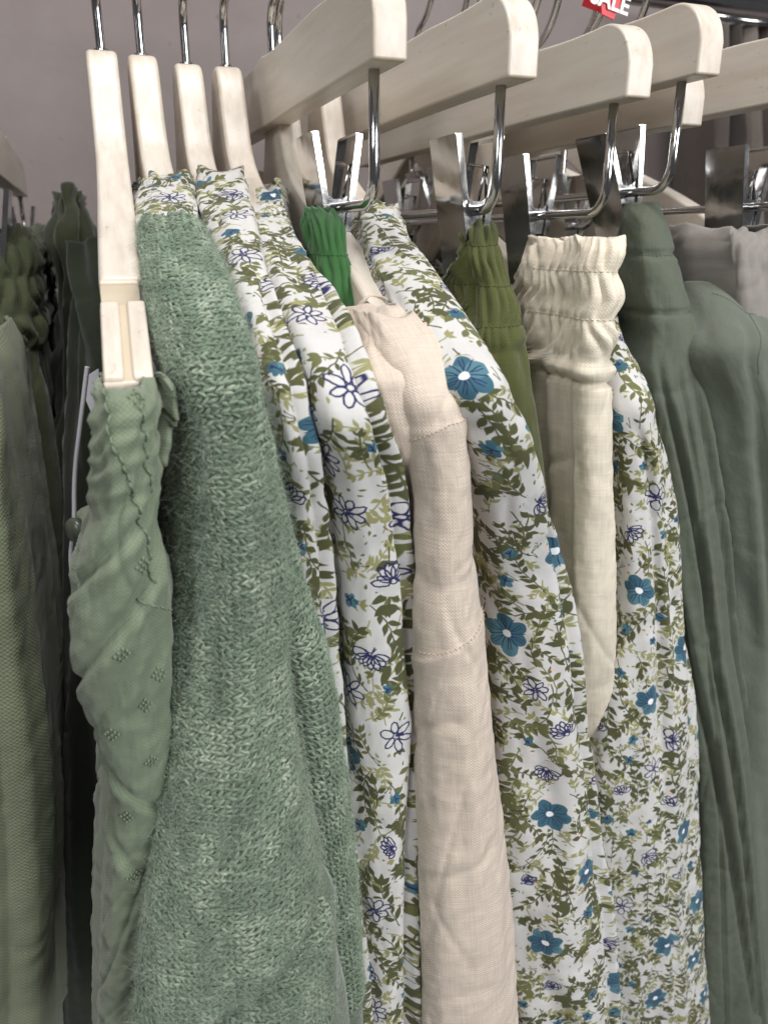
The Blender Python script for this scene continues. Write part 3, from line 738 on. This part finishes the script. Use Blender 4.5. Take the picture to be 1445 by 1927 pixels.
# --- fuzzy green jumper
def yarn_mat():
    m, nt, b = new_mat('fuzzy_green_yarn')
    uv = N(nt, 'ShaderNodeAttribute', attribute_name='tint').outputs['Fac']
    tc = N(nt, 'ShaderNodeTexCoord').outputs['Object']
    c = ramp(nt, uv, [(0, lin(90, 108, 90)), (.5, lin(124, 142, 121)), (1, lin(176, 188, 166))])
    f = noise(nt, tc, 1500, 2); c = mix(nt, .5, c, ramp(nt, f, [(.3, (.6, .6, .6, 1)), (.7, (1, 1, 1, 1))]), 'MULTIPLY')
    nt.links.new(c, b.inputs['Base Color']); b.inputs['Roughness'].default_value = .9
    b.inputs['Sheen Weight'].default_value = .6; b.inputs['Sheen Tint'].default_value = lin(200, 220, 200); b.inputs['Specular IOR Level'].default_value = .2
    return m
YARN = yarn_mat()
def knit(s, root, u0, u1, v0, v1, seed, fuzz, ang0=0.0, dens=1.0):
    rs = np.random.RandomState(seed); k = s.m - 8
    pv = .0027; pu = .0019; V = []; Fc = []; T = []; base = 0
    rows = int((v1 - v0) / pv)
    nr, ns = 4, 5
    for ri in range(rows):
        v = v0 + ri * pv; r = min(v / s.v[-1] * (s.n - 1), s.n - 1.01); i = int(r)
        cols = int((u1 - u0) / pu)
        for ci in range(cols):
            for leg in (-1, 1):
                u = u0 + (ci + .5 * (leg > 0) * 0) * pu + rs.normal(0, .00022); vv = v + leg * pv * .25 + rs.normal(0, .0002)
                fu = float(fbm(np.array(u * 30), np.array(vv * 14), seed, 2))
                a = ang0 + leg * .42 + rs.normal(0, .22) + sstep(.16, .26, vv) * 1.0 + fu * .35
                P, Nn = s.pt(u, vv, .00035 + rs.normal(0, .00012)); P2, _ = s.pt(u + .001, vv, 0); P3, _ = s.pt(u, vv + .001, 0)
                eu = P2 - P; eu -= Nn * eu.dot(Nn); eu /= np.linalg.norm(eu) + 1e-9; ev = np.cross(Nn, eu)
                if ev.dot(P3 - P) < 0: ev = -ev
                d = eu * math.cos(a) + ev * math.sin(a); w2 = np.cross(Nn, d)
                L = .00155 * rs.uniform(.8, 1.2); W = .00053 * rs.uniform(.75, 1.2); tn = np.clip(.48 + .32 * fbm(np.array(u * 160), np.array(vv * 110), seed + 3, 2) + rs.normal(0, .11), 0, 1)
                for q in range(nr + 1):
                    t = q / nr * 2 - 1; rad = W * math.sqrt(max(.03, 1 - t * t)); c = P + d * L * t + Nn * .0004 * (1 - t * t) + w2 * .0002 * leg * (1 - t * t)
                    for j in range(ns):
                        an = 6.283 * j / ns; V.append(c + (w2 * math.cos(an) + Nn * math.sin(an) * .8) * rad); T.append(tn)
                for q in range(nr):
                    for j in range(ns): Fc.append((base + q * ns + j, base + q * ns + (j + 1) % ns, base + (q + 1) * ns + (j + 1) % ns, base + (q + 1) * ns + j))
                base += (nr + 1) * ns
    me = bpy.data.meshes.new('knit_stitches'); me.from_pydata(np.array(V).tolist(), [], Fc); me.update()
    at_ = me.attributes.new('tint', 'FLOAT', 'POINT'); at_.data.foreach_set('value', np.array(T, np.float32))
    me.polygons.foreach_set('use_smooth', np.ones(len(me.polygons), bool)); me.materials.append(YARN)
    o = link('knit_stitches', me, root); o['kind'] = 'stuff'
    # loose fibres
    n = fuzz; pts = np.zeros((n, 5, 3), np.float32); rad = np.zeros((n, 5), np.float32)
    for q in range(n):
        u = rs.uniform(u0, u1); v = rs.uniform(v0, v1); P, Nn = s.pt(u, v, .0006)
        d = rs.normal(0, 1, 3); d -= Nn * d.dot(Nn); d /= np.linalg.norm(d) + 1e-9
        L = rs.gamma(3, .0006) + .0007; out = abs(rs.normal(0, .35)); cur = rs.normal(0, .7, 3)
        for j in range(5):
            t = j / 4; pts[q, j] = P + (d * t + Nn * out * t + cur * t * t * .5) * L; rad[q, j] = .000030 * (1.15 - t * .8)
    hc = bpy.data.hair_curves.new('wool_fuzz'); hc.add_curves([5] * n)
    hc.attributes['position'].data.foreach_set('vector', pts.ravel())
    ra = hc.attributes.get('radius') or hc.attributes.new('radius', 'FLOAT', 'POINT'); ra.data.foreach_set('value', rad.ravel())
    hc.materials.append(FUZZ)
    h = link('wool_fuzz', hc, root); h['kind'] = 'stuff'
def fuzz_mat():
    m, nt, b = new_mat('wool_fibre')
    r = N(nt, 'ShaderNodeHairInfo').outputs['Random']
    nt.links.new(ramp(nt, r, [(0, lin(112, 126, 110)), (1, lin(184, 194, 176))]), b.inputs['Base Color']); b.inputs['Roughness'].default_value = .7
    return m
FUZZ = fuzz_mat()
def jumper():
    r = empty('knitted_jumper', 'fuzzy sage green knitted jumper hanging between the strappy top and floral blouses', 'jumper')
    body = [(290, 383, 402, .352), (284, 402, 425, .345), (278, 428, 465, .325), (282, 452, 540, .298), (300, 482, 630, .268), (330, 505, 730, .245), (370, 525, 830, .236), (395, 555, 960, .215),
            (430, 590, 1080, .212), (460, 622, 1180, .211), (500, 646, 1300, .210), (520, 660, 1420, .209), (540, 676, 1560, .209), (560, 692, 1720, .209), (575, 702, 1850, .209), (580, 708, 1927, .209), (580, 715, 2150, .209)]
    def rib(U, V, L): return .0006 * np.sin(U * 2 * math.pi / .0042) * (1 - sstep(.016, .022, V)) - .0009 * np.exp(-((V - .02) / .0016) ** 2)
    b = Sheet(body, nose=.018, Yc=.424, armfit=.004, seed=12, fold=.7, disp=rib); b.build('body', KNIT, r)
    knit(b, r, -.026, .026, .004, .36, 5, 36000)
    sl = [(300, 470, 640, .222), (325, 492, 720, .208), (336, 510, 800, .202), (338, 528, 900, .198), (338, 545, 1000, .197), (336, 556, 1100, .197), (336, 560, 1200, .197), (332, 563, 1300, .195),
          (324, 575, 1420, .191), (308, 598, 1550, .187), (280, 622, 1680, .184), (254, 645, 1820, .182), (238, 662, 1927, .182), (220, 690, 2150, .182)]
    def sh(U, V, L): return -.0030 * np.exp(-((V - .215 + U * .7) / .005) ** 2) + .0024 * np.exp(-((V - .228 + U * .7) / .009) ** 2)
    s = Sheet(sl, nose=.022, depth=.062, seed=14, fold=.9, disp=sh); s.build('sleeve', KNIT, r)
    knit(s, r, -.045, .036, .0, s.v[-1] - .03, 6, 75000)
    place(r, (.035, .424, ZC - .6))
jumper()

def soft(root, name, keys, mat, **k):
    s = Sheet(keys, **k); s.build(name, mat, root); return s
def floral(label, keys, rot, seed, x, Yc=.436, dz=0.0, extra=None, nose=.014, fold=1.0, sleeve=None, collar=True, disp=None, group='floral print blouses'):
    r = empty('floral_blouse', label, 'blouse', group=group)
    mat = FLORAL(rot)
    def ruf(U, V, L): return (.0022 * vnoise(U * 190, V * 60, seed + 40) * np.clip(1 - V / .012, 0, 1)) - .0012 * np.exp(-((V - .014) / .0014) ** 2)
    fs = [ruf] + ([disp] if disp else [])
    s = Sheet(keys, nose=nose, seed=seed, fold=fold, disp=add(*fs), Yc=Yc, armfit=dz, clear=.010); s.build('body', mat, r)
    if sleeve:
        t = Sheet(sleeve, nose=.016, depth=.06, seed=seed + 7, fold=fold); t.build('sleeve', mat, r)
    place(r, (x, .44, ZC - .6)); return s
floral('blue and olive floral blouse peeking out above the jumper neck', [(280, 368, 326, .372), (268, 376, 350, .366), (262, 384, 380, .360), (258, 384, 410, .356), (262, 386, 450, .356), (275, 386, 520, .35), (285, 390, 600, .35)], .3, 50, .035, fold=.6)
A = [(386, 452, 322, .374), (382, 466, 360, .364), (392, 480, 410, .350), (408, 500, 470, .332), (424, 522, 550, .308), (450, 558, 640, .284), (478, 596, 740, .258), (505, 622, 840, .238), (522, 637, 940, .226),
     (540, 646, 1050, .221), (556, 652, 1200, .219), (580, 662, 1400, .218), (596, 682, 1600, .218), (610, 702, 1800, .218), (618, 710, 1927, .218), (620, 725, 2150, .218)]
floral('narrow floral blouse directly right of the fuzzy green jumper', A, -.2, 21, .057, disp=groove([(.12, .006), (.2, .004), (.4, .006)], .003, .002))
B = [(468, 548, 338, .374), (464, 556, 372, .364), (474, 574, 420, .350), (495, 602, 490, .330), (530, 642, 580, .305), (572, 696, 690, .272), (606, 738, 800, .244), (636, 768, 900, .228), (650, 784, 1050, .219),
     (655, 790, 1200, .217), (660, 800, 1350, .217), (670, 814, 1500, .217), (676, 820, 1700, .217), (690, 826, 1927, .217), (700, 835, 2150, .217)]
floral('broad floral blouse between the narrow floral one and the beige linen shirt', B, .15, 23, .0763, disp=groove([(.11, .010), (.17, .006), (.22, .007), (.30, .012), (.42, .004)], .0045, .0016), fold=1.2)
Cc = [(692, 768, 385, .372), (698, 782, 415, .360), (718, 812, 470, .338), (752, 862, 550, .310), (794, 926, 650, .281), (838, 978, 740, .260), (866, 1018, 820, .247), (888, 1042, 900, .239), (905, 1060, 990, .235),
      (926, 1080, 1100, .232), (944, 1100, 1220, .230), (960, 1116, 1350, .230), (972, 1140, 1500, .230), (982, 1162, 1680, .230), (990, 1178, 1850, .230), (996, 1186, 1927, .230), (1000, 1200, 2150, .23)]
floral('floral blouse between the beige linen shirt and the cream gathered waistband', Cc, -.05, 27, .128, fold=1.0, disp=groove([(.2, .011), (.28, .012), (.36, .016), (.5, .02)], .0035, .002))
Dd = [(1090, 1140, 520, .3), (1116, 1166, 590, .3), (1140, 1196, 660, .290), (1160, 1226, 700, .275), (1178, 1258, 780, .256), (1184, 1282, 860, .245), (1186, 1296, 950, .239), (1186, 1304, 1050, .236), (1188, 1308, 1150, .235), (1176, 1316, 1240, .235),
      (1150, 1326, 1340, .235), (1130, 1334, 1450, .234), (1128, 1338, 1600, .234), (1138, 1344, 1760, .234), (1150, 1350, 1927, .234), (1160, 1355, 2150, .235)]
floral('rightmost floral blouse between the cream waistband and the sage trousers', Dd, .1, 33, .234, Yc=.502, dz=-.02, fold=1.1, disp=groove([(.12, -.006), (.2, -.002), (.3, .004), (.45, .006)], .003, .0022))

# --- beige linen shirt
LINEN = cloth('beige_linen', lin(224, 208, 191), pitch=.0006, weave=.6, slub=.35, dark=.68, bump=.6, tone=.05)
LTHREAD = plain('beige_thread', lin(196, 176, 160), .8)
def beige():
    r = empty('linen_shirt', 'pale beige linen shirt with a dropped sleeve hanging between two floral blouses', 'shirt')
    body = [(714, 764, 568, .252, .022), (706, 792, 590, .246, .035), (704, 832, 650, .238, .07), (708, 862, 730, .236, .14), (722, 880, 820, .246), (742, 890, 920, .248), (752, 900, 1020, .250), (765, 920, 1120, .250),
            (780, 948, 1220, .250), (800, 965, 1380, .250), (812, 972, 1560, .250), (818, 985, 1760, .250), (822, 998, 1927, .25), (830, 1010, 2150, .25)]
    b = Sheet(body, nose=.010, seed=61, fold=.6, Yc=.44, armfit=.002, clear=.010); b.build('body', LINEN, r)
    sl = [(712, 792, 592, .242), (726, 842, 640, .232), (752, 874, 700, .224), (778, 890, 780, .219), (800, 899, 870, .222), (818, 905, 960, .219), (816, 909, 1060, .218), (813, 918, 1150, .217),
          (813, 934, 1270, .216), (815, 950, 1400, .216), (818, 964, 1550, .216), (817, 978, 1730, .216), (813, 990, 1927, .216), (810, 1000, 2150, .216)]
    sl = [(k[0], k[1], k[2], min(k[3], arm_Y((k[0] + k[1]) / 2, k[2], .44, .002, .013))) for k in sl]
    def seams(U, V, L):
        a_ = .1200 - .45 * U; b_ = .0440 - .15 * U
        return .0007 * sstep(-.0006, .0006, V - a_) * (1 - sstep(.0, .012, V - a_)) + .0007 * sstep(-.0006, .0006, V - b_) * (1 - sstep(.0, .01, V - b_))
    s = Sheet(sl, nose=.012, depth=.04, seed=63, fold=.6, step=.0012, crease=.0008, disp=seams); s.build('sleeve', LINEN, r)
    stitch_line('seam', s, [(-.022, .1255), (-.010, .1235), (0, .1200), (.010, .1150), (.018, .113)], LTHREAD, r, r=.0002, pitch=.0016, lift=.0002)
    stitch_line('seam', s, [(-.020, .052), (-.004, .046), (.002, .0435), (.009, .0435), (.016, .044)], LTHREAD, r, r=.0002, pitch=.0016, lift=.0002)
    place(r, (.1045, .44, ZC - .6))
beige()

# --- garments on the clips
def clipped(name, label, cat, keys, mat, bands, amp, freq, seed, x, nose=.008, Yc=.45, extra=None, fold=1.0, ruff=.002, thread=None, step=.0016, nf=60, tiebands=True, **kw):
    r = empty(name, label, cat)
    fs = [gathers(bands, amp, freq, seed, ruff)] + (extra or [])
    s = Sheet(keys, nose=nose, Yc=Yc, seed=seed, fold=fold, disp=add(*fs), step=step, nf=nf, **kw); s.build('body', mat, r)
    if thread is not None and tiebands:
        for a, b in bands[1:]:
            stitch_line('elastic_stitching', s, [(u, a) for u in np.linspace(-.05, .02, 12)], thread, r, r=.00022, pitch=.002, lift=.0001)
    place(r, (x, Yc, ZC - .7)); return s, r
GREEN = cloth('bright_green_cotton', lin(52, 98, 50), pitch=.0005, weave=.5, slub=.2)
clipped('green_trousers', 'bright green gathered waistband clipped under the nearest wooden bar', 'trousers',
        [(602, 640, 388, .300, .022), (604, 656, 420, .292, .028), (610, 668, 470, .286, .036), (618, 680, 520, .282, .05), (624, 686, 570, .278, .07), (614, 688, 630, .275), (622, 690, 700, .275), (635, 700, 900, .275), (640, 720, 1300, .28), (640, 730, 1950, .28)],
        GREEN, [(.0, .023), (.023, .052)], .0014, 260, 71, .0955, Yc=.43, fold=.5, thread=plain('green_thread', lin(40, 96, 46)))
OLIVE = cloth('olive_linen', lin(82, 87, 44), pitch=.0007, weave=.6, slub=.3, dark=.6, tone=.15)
clipped('olive_trousers', 'olive green linen trousers with gathered elastic waist behind the middle floral blouse', 'trousers',
        [(890, 942, 408, .300, .012), (888, 952, 430, .293, .016), (892, 962, 480, .285, .022), (908, 976, 530, .281, .04), (912, 984, 580, .278, .06), (896, 996, 640, .275), (902, 1005, 700, .273), (915, 1015, 760, .272), (930, 1035, 900, .272), (950, 1080, 1300, .275), (950, 1100, 1950, .28)],
        OLIVE, [(.0, .016), (.016, .034), (.034, .050), (.050, .058)], .0017, 215, 75, .15, fold=.8, thread=plain('olive_thread', lin(70, 84, 34)))
CREAM = cloth('cream_linen', lin(238, 227, 206), pitch=.0006, weave=.35, slub=.4, dark=.75, tone=.05, bump=.5)
def creamfold(U, V, L):
    on = sstep(.052, .062, V)
    D = np.zeros_like(U)
    for u0, dp, wd in ((-.020, .0022, .0018), (-.040, .0032, .0026), (-.062, .003, .003), (-.085, .003, .004)):
        uu = u0 + .02 * (V - .05)
        D += on * (-dp * np.exp(-((U - uu) / wd) ** 2) + dp * .55 * np.exp(-((U - uu - wd * 2.3) / (wd * 1.5)) ** 2))
    D += .0022 * np.exp(-((V - .055) / .003) ** 2) * (1 + .6 * vnoise(U * 160, V * 30, 4))
    D -= .0024 * np.exp(-((V - .0605) / .0012) ** 2)
    return D
clipped('cream_trousers', 'cream linen trousers with a ruched elastic waist clipped under the third bar', 'trousers',
        [(1130, 1178, 446, .272, .056), (1128, 1183, 480, .268, .060), (1116, 1174, 515, .268, .064), (1122, 1183, 560, .266, .07), (1110, 1168, 600, .267, .08), (1112, 1172, 640, .266, .095), (1100, 1160, 675, .268, .11), (1100, 1164, 720, .268), (1100, 1165, 850, .268), (1100, 1168, 1000, .268), (1100, 1170, 1200, .270), (1080, 1160, 1400, .285), (1070, 1140, 1600, .30), (1070, 1135, 1950, .30)],
        CREAM, [(.0, .0145), (.0145, .0335), (.0335, .050)], .0019, 165, 81, .2, extra=[creamfold], fold=.5, ruff=.003, thread=plain('cream_thread', lin(206, 192, 170)), step=.0012, nf=110, nose=.009)
SAGE = cloth('sage_cotton', lin(90, 97, 83), pitch=.0004, weave=.2, slub=.2, crinkle=.0024, rough=.62, sheen=.1, tone=.1)
SAGET = plain('dark_sage_thread', lin(98, 110, 98), .8)
def trou(U, V, L):
    D = -.0016 * np.exp(-((V - .031) / .0012) ** 2) - .0016 * np.exp(-((V - .058) / .0012) ** 2)
    on = sstep(.07, .12, V)
    for u0, sl, dp, wd in ((-.012, .05, .004, .0014), (.003, .06, .003, .0016), (-.030, .08, .004, .002), (-.004, -.03, .002, .001)):
        D += on * (-dp * np.exp(-((U - u0 - sl * (V - .1)) / wd) ** 2) + dp * .6 * np.exp(-((U - u0 - sl * (V - .1) - 2.2 * wd) / (1.6 * wd)) ** 2))
    return D
sg, rg = clipped('sage_trousers', 'smooth sage green cotton trousers clipped under the highest wooden bar', 'trousers',
        [(1206, 1254, 378, .318, .018), (1208, 1264, 410, .308, .024), (1214, 1280, 460, .302, .032), (1222, 1290, 510, .298, .045), (1232, 1304, 570, .294, .065), (1244, 1322, 630, .290, .10), (1238, 1342, 710, .286), (1256, 1360, 810, .282), (1276, 1378, 930, .279),
         (1294, 1392, 1080, .277), (1306, 1404, 1240, .276), (1326, 1422, 1400, .275), (1340, 1434, 1580, .275), (1345, 1446, 1780, .275), (1350, 1456, 1930, .275), (1350, 1470, 2150, .275)],
        SAGE, [(.0, .030), (.031, .058)], .00001, 110, 85, .246, extra=[trou], fold=.45, wr=1.0, foldscale=.7, crease=.0007, ruff=0, thread=SAGET)
stitch_line('front_stitching', sg, [(.000, .002), (.000, .03), (.001, .058)], SAGET, rg, pitch=.0026)
stitch_line('front_stitching', sg, [(-.018, .10), (-.010, .075), (-.004, .062)], SAGET, rg, pitch=.0026)

GREY = cloth('grey_green_cotton', lin(96, 103, 90), crinkle=.0022, pitch=.0005, weave=.25, slub=.12, tone=.08, rough=.75)
def shirt():
    r = empty('grey_shirt', 'grey green cotton shirt at the right edge with seamed shoulder over a hanger arm', 'shirt')
    keys = [(1322, 1384, 540, .292), (1326, 1420, 560, .280), (1335, 1462, 600, .266), (1345, 1500, 660, .252), (1360, 1530, 750, .243), (1374, 1550, 880, .238), (1385, 1565, 1050, .236), (1395, 1580, 1300, .236), (1400, 1590, 1600, .236), (1410, 1600, 1950, .236), (1410, 1600, 2150, .236)]
    s = Sheet(keys, nose=.018, seed=91, crease=.0006, Yc=.50, armfit=-.002, fold=1.0, disp=groove([(.03, -.004), (.1, -.012), (.4, -.012)], .003, .003)); s.build('body', GREY, r)
    stitch_line('seam', s, [(-.010, .012), (.000, .022), (.012, .026)], SAGET, r, r=.00018, pitch=.0013, lift=.0001)
    stitch_line('seam', s, [(.004, .024), (-.004, .06)], SAGET, r, r=.00018, pitch=.0013, lift=.0001)
    place(r, (.274, .44, ZC - .6))
shirt()
TAUPE = cloth('taupe_cotton', lin(140, 134, 128), pitch=.0006, weave=.3, slub=.2)
clipped('taupe_skirt', 'taupe grey waistband clipped at the right edge above the grey green shirt', 'skirt',
        [(1398, 1470, 422, .300), (1394, 1490, 450, .295), (1398, 1500, 520, .29), (1404, 1510, 600, .288), (1410, 1530, 800, .286), (1440, 1600, 1200, .29), (1440, 1600, 1950, .29)],
        TAUPE, [(.0, .02)], .0012, 160, 95, .312, fold=1.0)

# --- left edge: olive linen trousers, sage linen panel, dark ruffled garment
DOL = cloth('dark_olive_linen', lin(86, 92, 66), pitch=.0008, weave=.5, slub=.5, dark=.6, tone=.25)
clipped('dark_olive_trousers', 'dark olive linen trousers with bunched waist at the left edge', 'trousers',
        [(-70, 30, 425, .515), (-70, 50, 450, .505), (-70, 62, 500, .50), (-66, 64, 560, .495), (-60, 72, 620, .49), (-60, 68, 680, .485), (-60, 84, 760, .48), (-55, 96, 900, .475), (-50, 112, 1080, .47), (-40, 128, 1300, .465), (-30, 138, 1550, .46), (-20, 146, 1930, .46)],
        DOL, [(.0, .012), (.012, .034), (.034, .056), (.056, .075)], .0042, 95, 101, -.0475, Yc=.64, fold=1.6, nose=.02)
PALE = cloth('pale_sage_linen', lin(142, 150, 122), pitch=.0009, weave=.8, slub=.35, dark=.55, bump=.6)
rp = empty('linen_dress', 'pale sage open weave linen dress cut by the left picture edge', 'dress')
sp_ = soft(rp, 'body', [(-160, -30, 650, .34), (-150, 2, 720, .33), (-150, 18, 820, .32), (-150, 32, 940, .315), (-140, 48, 1080, .31), (-130, 58, 1250, .305), (-110, 74, 1450, .30), (-90, 90, 1650, .30), (-80, 100, 1930, .30), (-80, 110, 2150, .3)],
     PALE, nose=.02, seed=111, fold=1.3, depth=.22, disp=groove([(.0, .006), (.4, .000)], .004, .004))
place(rp, (-.08, .4, ZC - .6))
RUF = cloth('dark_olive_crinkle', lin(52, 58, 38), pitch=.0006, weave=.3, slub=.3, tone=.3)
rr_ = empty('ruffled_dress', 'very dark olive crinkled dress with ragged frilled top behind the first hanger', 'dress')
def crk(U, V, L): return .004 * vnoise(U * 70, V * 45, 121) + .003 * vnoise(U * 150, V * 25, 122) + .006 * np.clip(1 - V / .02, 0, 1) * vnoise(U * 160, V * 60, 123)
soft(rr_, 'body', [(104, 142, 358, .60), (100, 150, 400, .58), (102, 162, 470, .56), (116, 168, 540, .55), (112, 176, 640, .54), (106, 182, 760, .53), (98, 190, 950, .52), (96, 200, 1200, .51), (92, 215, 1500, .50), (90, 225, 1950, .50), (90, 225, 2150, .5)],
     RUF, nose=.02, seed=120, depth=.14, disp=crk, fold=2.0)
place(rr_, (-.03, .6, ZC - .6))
rd = empty('gap_shade_cloth', 'almost black green cloth added as the dark of the gap behind the twisted sage strap', 'skirt')  # added filler cloth, its near-black colour stands in for shade in the gap
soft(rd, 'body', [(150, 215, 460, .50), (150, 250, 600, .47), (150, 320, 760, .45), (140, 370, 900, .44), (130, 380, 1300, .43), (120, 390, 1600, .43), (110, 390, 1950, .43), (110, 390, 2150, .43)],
     cloth('gap_shade_black_green', lin(44, 52, 38), pitch=.0006, weave=.3, slub=.3), nose=.02, seed=130, depth=.14, fold=2.0)
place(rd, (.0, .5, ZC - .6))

for x, c_, lb in ((.276, (74, 80, 56), 'dark olive blouse in the back row seen under the clip rods'), (.372, (92, 92, 88), 'charcoal grey blouse in the back row behind the sage trousers')):
    r = empty('back_row_blouse', lb, 'blouse', group='blouses in the back row')
    ks = []
    for z, Y in ((.042, .575), (.030, .545), (.016, .51), (.0, .475), (-.03, .44), (-.08, .425), (-.16, .42), (-.34, .42)):
        l = proj((x - .012, Y, ZC + z)); rr2 = proj((x + .012, Y, ZC + z)); ks.append((l[0], rr2[0], (l[1] + rr2[1]) / 2, Y))
    soft(r, 'body', ks, cloth('back_row_cotton', lin(*c_), pitch=.0006, weave=.3), nose=.016, Yc=.64, seed=int(x * 1000), fold=1.5, step=.003)
    place(r, (x, .64, ZC - .4))

# cord with a button and a small white tag
CORD = plain('white_cord', lin(196, 194, 200), .8)
rc = empty('button_cord', 'thin white cord with a dark button hanging left of the sage strap', 'cord')
MB().tube(chaikin([at(165, 690, .26), at(152, 800, .26), at(140, 900, .262), at(141, 990, .262), at(133, 1040, .262), at(136, 1082, .262)], 3), .00075, 6).build('cord', CORD, rc)
p = at(143, 998, .258); m = MB(); m.tube([p + np.array([-.0014, -.0008, 0]), p + np.array([.0, 0, 0]), p + np.array([.0014, .0008, 0])], [.0038, .0045, .0038], 20)
m.build('button', plain('dark_button', lin(78, 82, 72), .3), rc)
place(rc, tuple(at(165, 690, .26)))
rt = MB(); q = [at(158, 712, .27), at(186, 694, .27), at(190, 770, .27), at(172, 776, .27), at(160, 748, .27)]
rt.add([v for v in q] + [v + np.array([0, .0006, 0]) for v in q], [(0, 1, 2, 3, 4), (9, 8, 7, 6, 5)] + [(i, (i + 1) % 5, 5 + (i + 1) % 5, 5 + i) for i in range(5)])
rto = rt.build('paper_tag', plain('white_paper', lin(214, 214, 220), .7), smooth=False); rto['label'] = 'small white paper tag half hidden behind the first hanger tip'; rto['category'] = 'tag'

# ------------------------------------------------------------------ sale tag on a hook
RED = plain('red_plastic', lin(212, 22, 40), .4)
rs_ = empty('sale_tag', 'red sale tag with white lettering on a hook at the top', 'tag')
Ys = .40
def ob(px, py, Y=Ys): return at(px, py, Y)
fr = [ob(1126, -40), ob(1180, -20), ob(1156, 36), ob(1098, 10)]
fr2 = [ob(1112, -36), ob(1166, -22), ob(1140, 26), ob(1096, 8)]
def slabq(q, off, mat, nm, par):
    q = [np.array(v) for v in q]; m = MB(); o = np.array(off)
    m.add(q + [v + o for v in q], [(0, 1, 2, 3), (7, 6, 5, 4)] + [(i, 4 + i, 4 + (i + 1) % 4, (i + 1) % 4) for i in range(4)]); return m.build(nm, mat, par, smooth=False)
c0, c1, c2, c3 = ob(1135, -44), ob(1186, -20), ob(1150, 36), ob(1122, 24)
slabq([ob(1128, -42), ob(1182, -28), ob(1154, 37), ob(1132, 26)], (0, .001, 0), RED, 'tag_front', rs_)
slabq([ob(1112, -40, .401), ob(1128, -44, .401), ob(1136, 26, .4012), ob(1096, 10, .41)], (0, .001, 0), RED, 'tag_side', rs_)
tx = bpy.data.curves.new('lettering', 'FONT'); tx.body = 'SALE'; tx.size = .0115; tx.extrude = .00015; tx.align_x = 'CENTER'; tx.offset = .0003
tx.materials.append(plain('white_ink', (.85, .85, .85, 1), .5))
to0 = bpy.data.objects.new('lettering_curve', tx); COL.objects.link(to0); bpy.context.view_layer.update()
me_ = bpy.data.meshes.new_from_object(to0.evaluated_get(bpy.context.evaluated_depsgraph_get())); me_.name = 'lettering'; bpy.data.objects.remove(to0)
to = link('lettering', me_, rs_)
ex = ob(1162, 18) - ob(1127, 5); ex /= np.linalg.norm(ex); nn_ = np.array([0, -1, 0.]); ez = np.cross(ex, -nn_); ez = np.cross(nn_, ex) * -1
if ez[2] < 0: ez = -ez
nz_ = np.cross(ex, ez); o_ = ob(1143, 17) + np.array([0, -.0009, 0])
to.matrix_world = Matrix(((ex[0], ez[0], nz_[0], o_[0]), (ex[1], ez[1], nz_[1], o_[1]), (ex[2], ez[2], nz_[2], o_[2]), (0, 0, 0, 1)))

# ------------------------------------------------------------------ far rack at upper right
fk = empty('far_clothes_rack', 'dark metal rack with curved arms beyond the hangers at the upper right', 'rack')
for a, b, rad in ((at(1330, 22, .9), at(1560, 48, .9), .006), (at(1330, 30, .86), at(1560, 58, .86), .004), (at(1180, 2, .95), at(1400, 30, .95), .004)):
    MB().tube([a, b], rad, 10).build('rack_bar', CHROME, fk)
for k in range(4):
    a = at(1398 + k * 22, -30, .88); b = at(1392 + k * 22, 14, .86); c = at(1370 + k * 20, 24 + 2 * k, .86)
    MB().tube(chaikin([a, b, c], 3), .0032, 8).build('rack_arm', plain('dark_chrome', (.16, .16, .17, 1), .25, 1.0), fk)
place(fk, tuple(at(1400, 60, .9)))
SCRM, nt, b = new_mat('teal_backlit_panel')
b.inputs['Base Color'].default_value = lin(150, 220, 220); b.inputs['Emission Color'].default_value = lin(150, 225, 228); b.inputs['Emission Strength'].default_value = .9
sc_ = empty('lit_panel', 'teal backlit panel in a dark red frame at the top right corner', 'panel')
slabq([at(1345, -60, .98), at(1560, -60, .98), at(1560, 40, .98), at(1345, -6, .98)], (0, .01, 0), SCRM, 'screen', sc_)
MB().tube([at(1335, -6, .972), at(1560, 44, .972)], .006, 4).build('frame', plain('dark_red_frame', lin(110, 40, 48), .5), sc_)
DG = plain('dark_brown_cloth', lin(84, 66, 62), .9)
for k, (x0, w_, c_) in enumerate(((1352, 24, (104, 94, 88)), (1382, 22, (66, 60, 56)), (1410, 26, (126, 116, 108)), (1442, 30, (84, 76, 70)))):
    r = empty('far_garment', ['brown garment far behind, leftmost under the dark rack', 'darkest narrow garment far behind under the dark rack', 'taupe garment far behind under the dark rack', 'brown garment far behind at the right picture edge'][k], 'garment', group='garments on the far rack')
    soft(r, 'body', [(x0, x0 + w_, 44, .86), (x0 - 2, x0 + w_ + 2, 80, .86), (x0 - 2, x0 + w_ + 4, 160, .86), (x0 - 2, x0 + w_ + 4, 600, .86)], cloth('far_cloth', lin(*c_), pitch=.001), nose=.01, depth=.09, seed=140 + k, fold=1.0, step=.006, nn=16, nf=8)
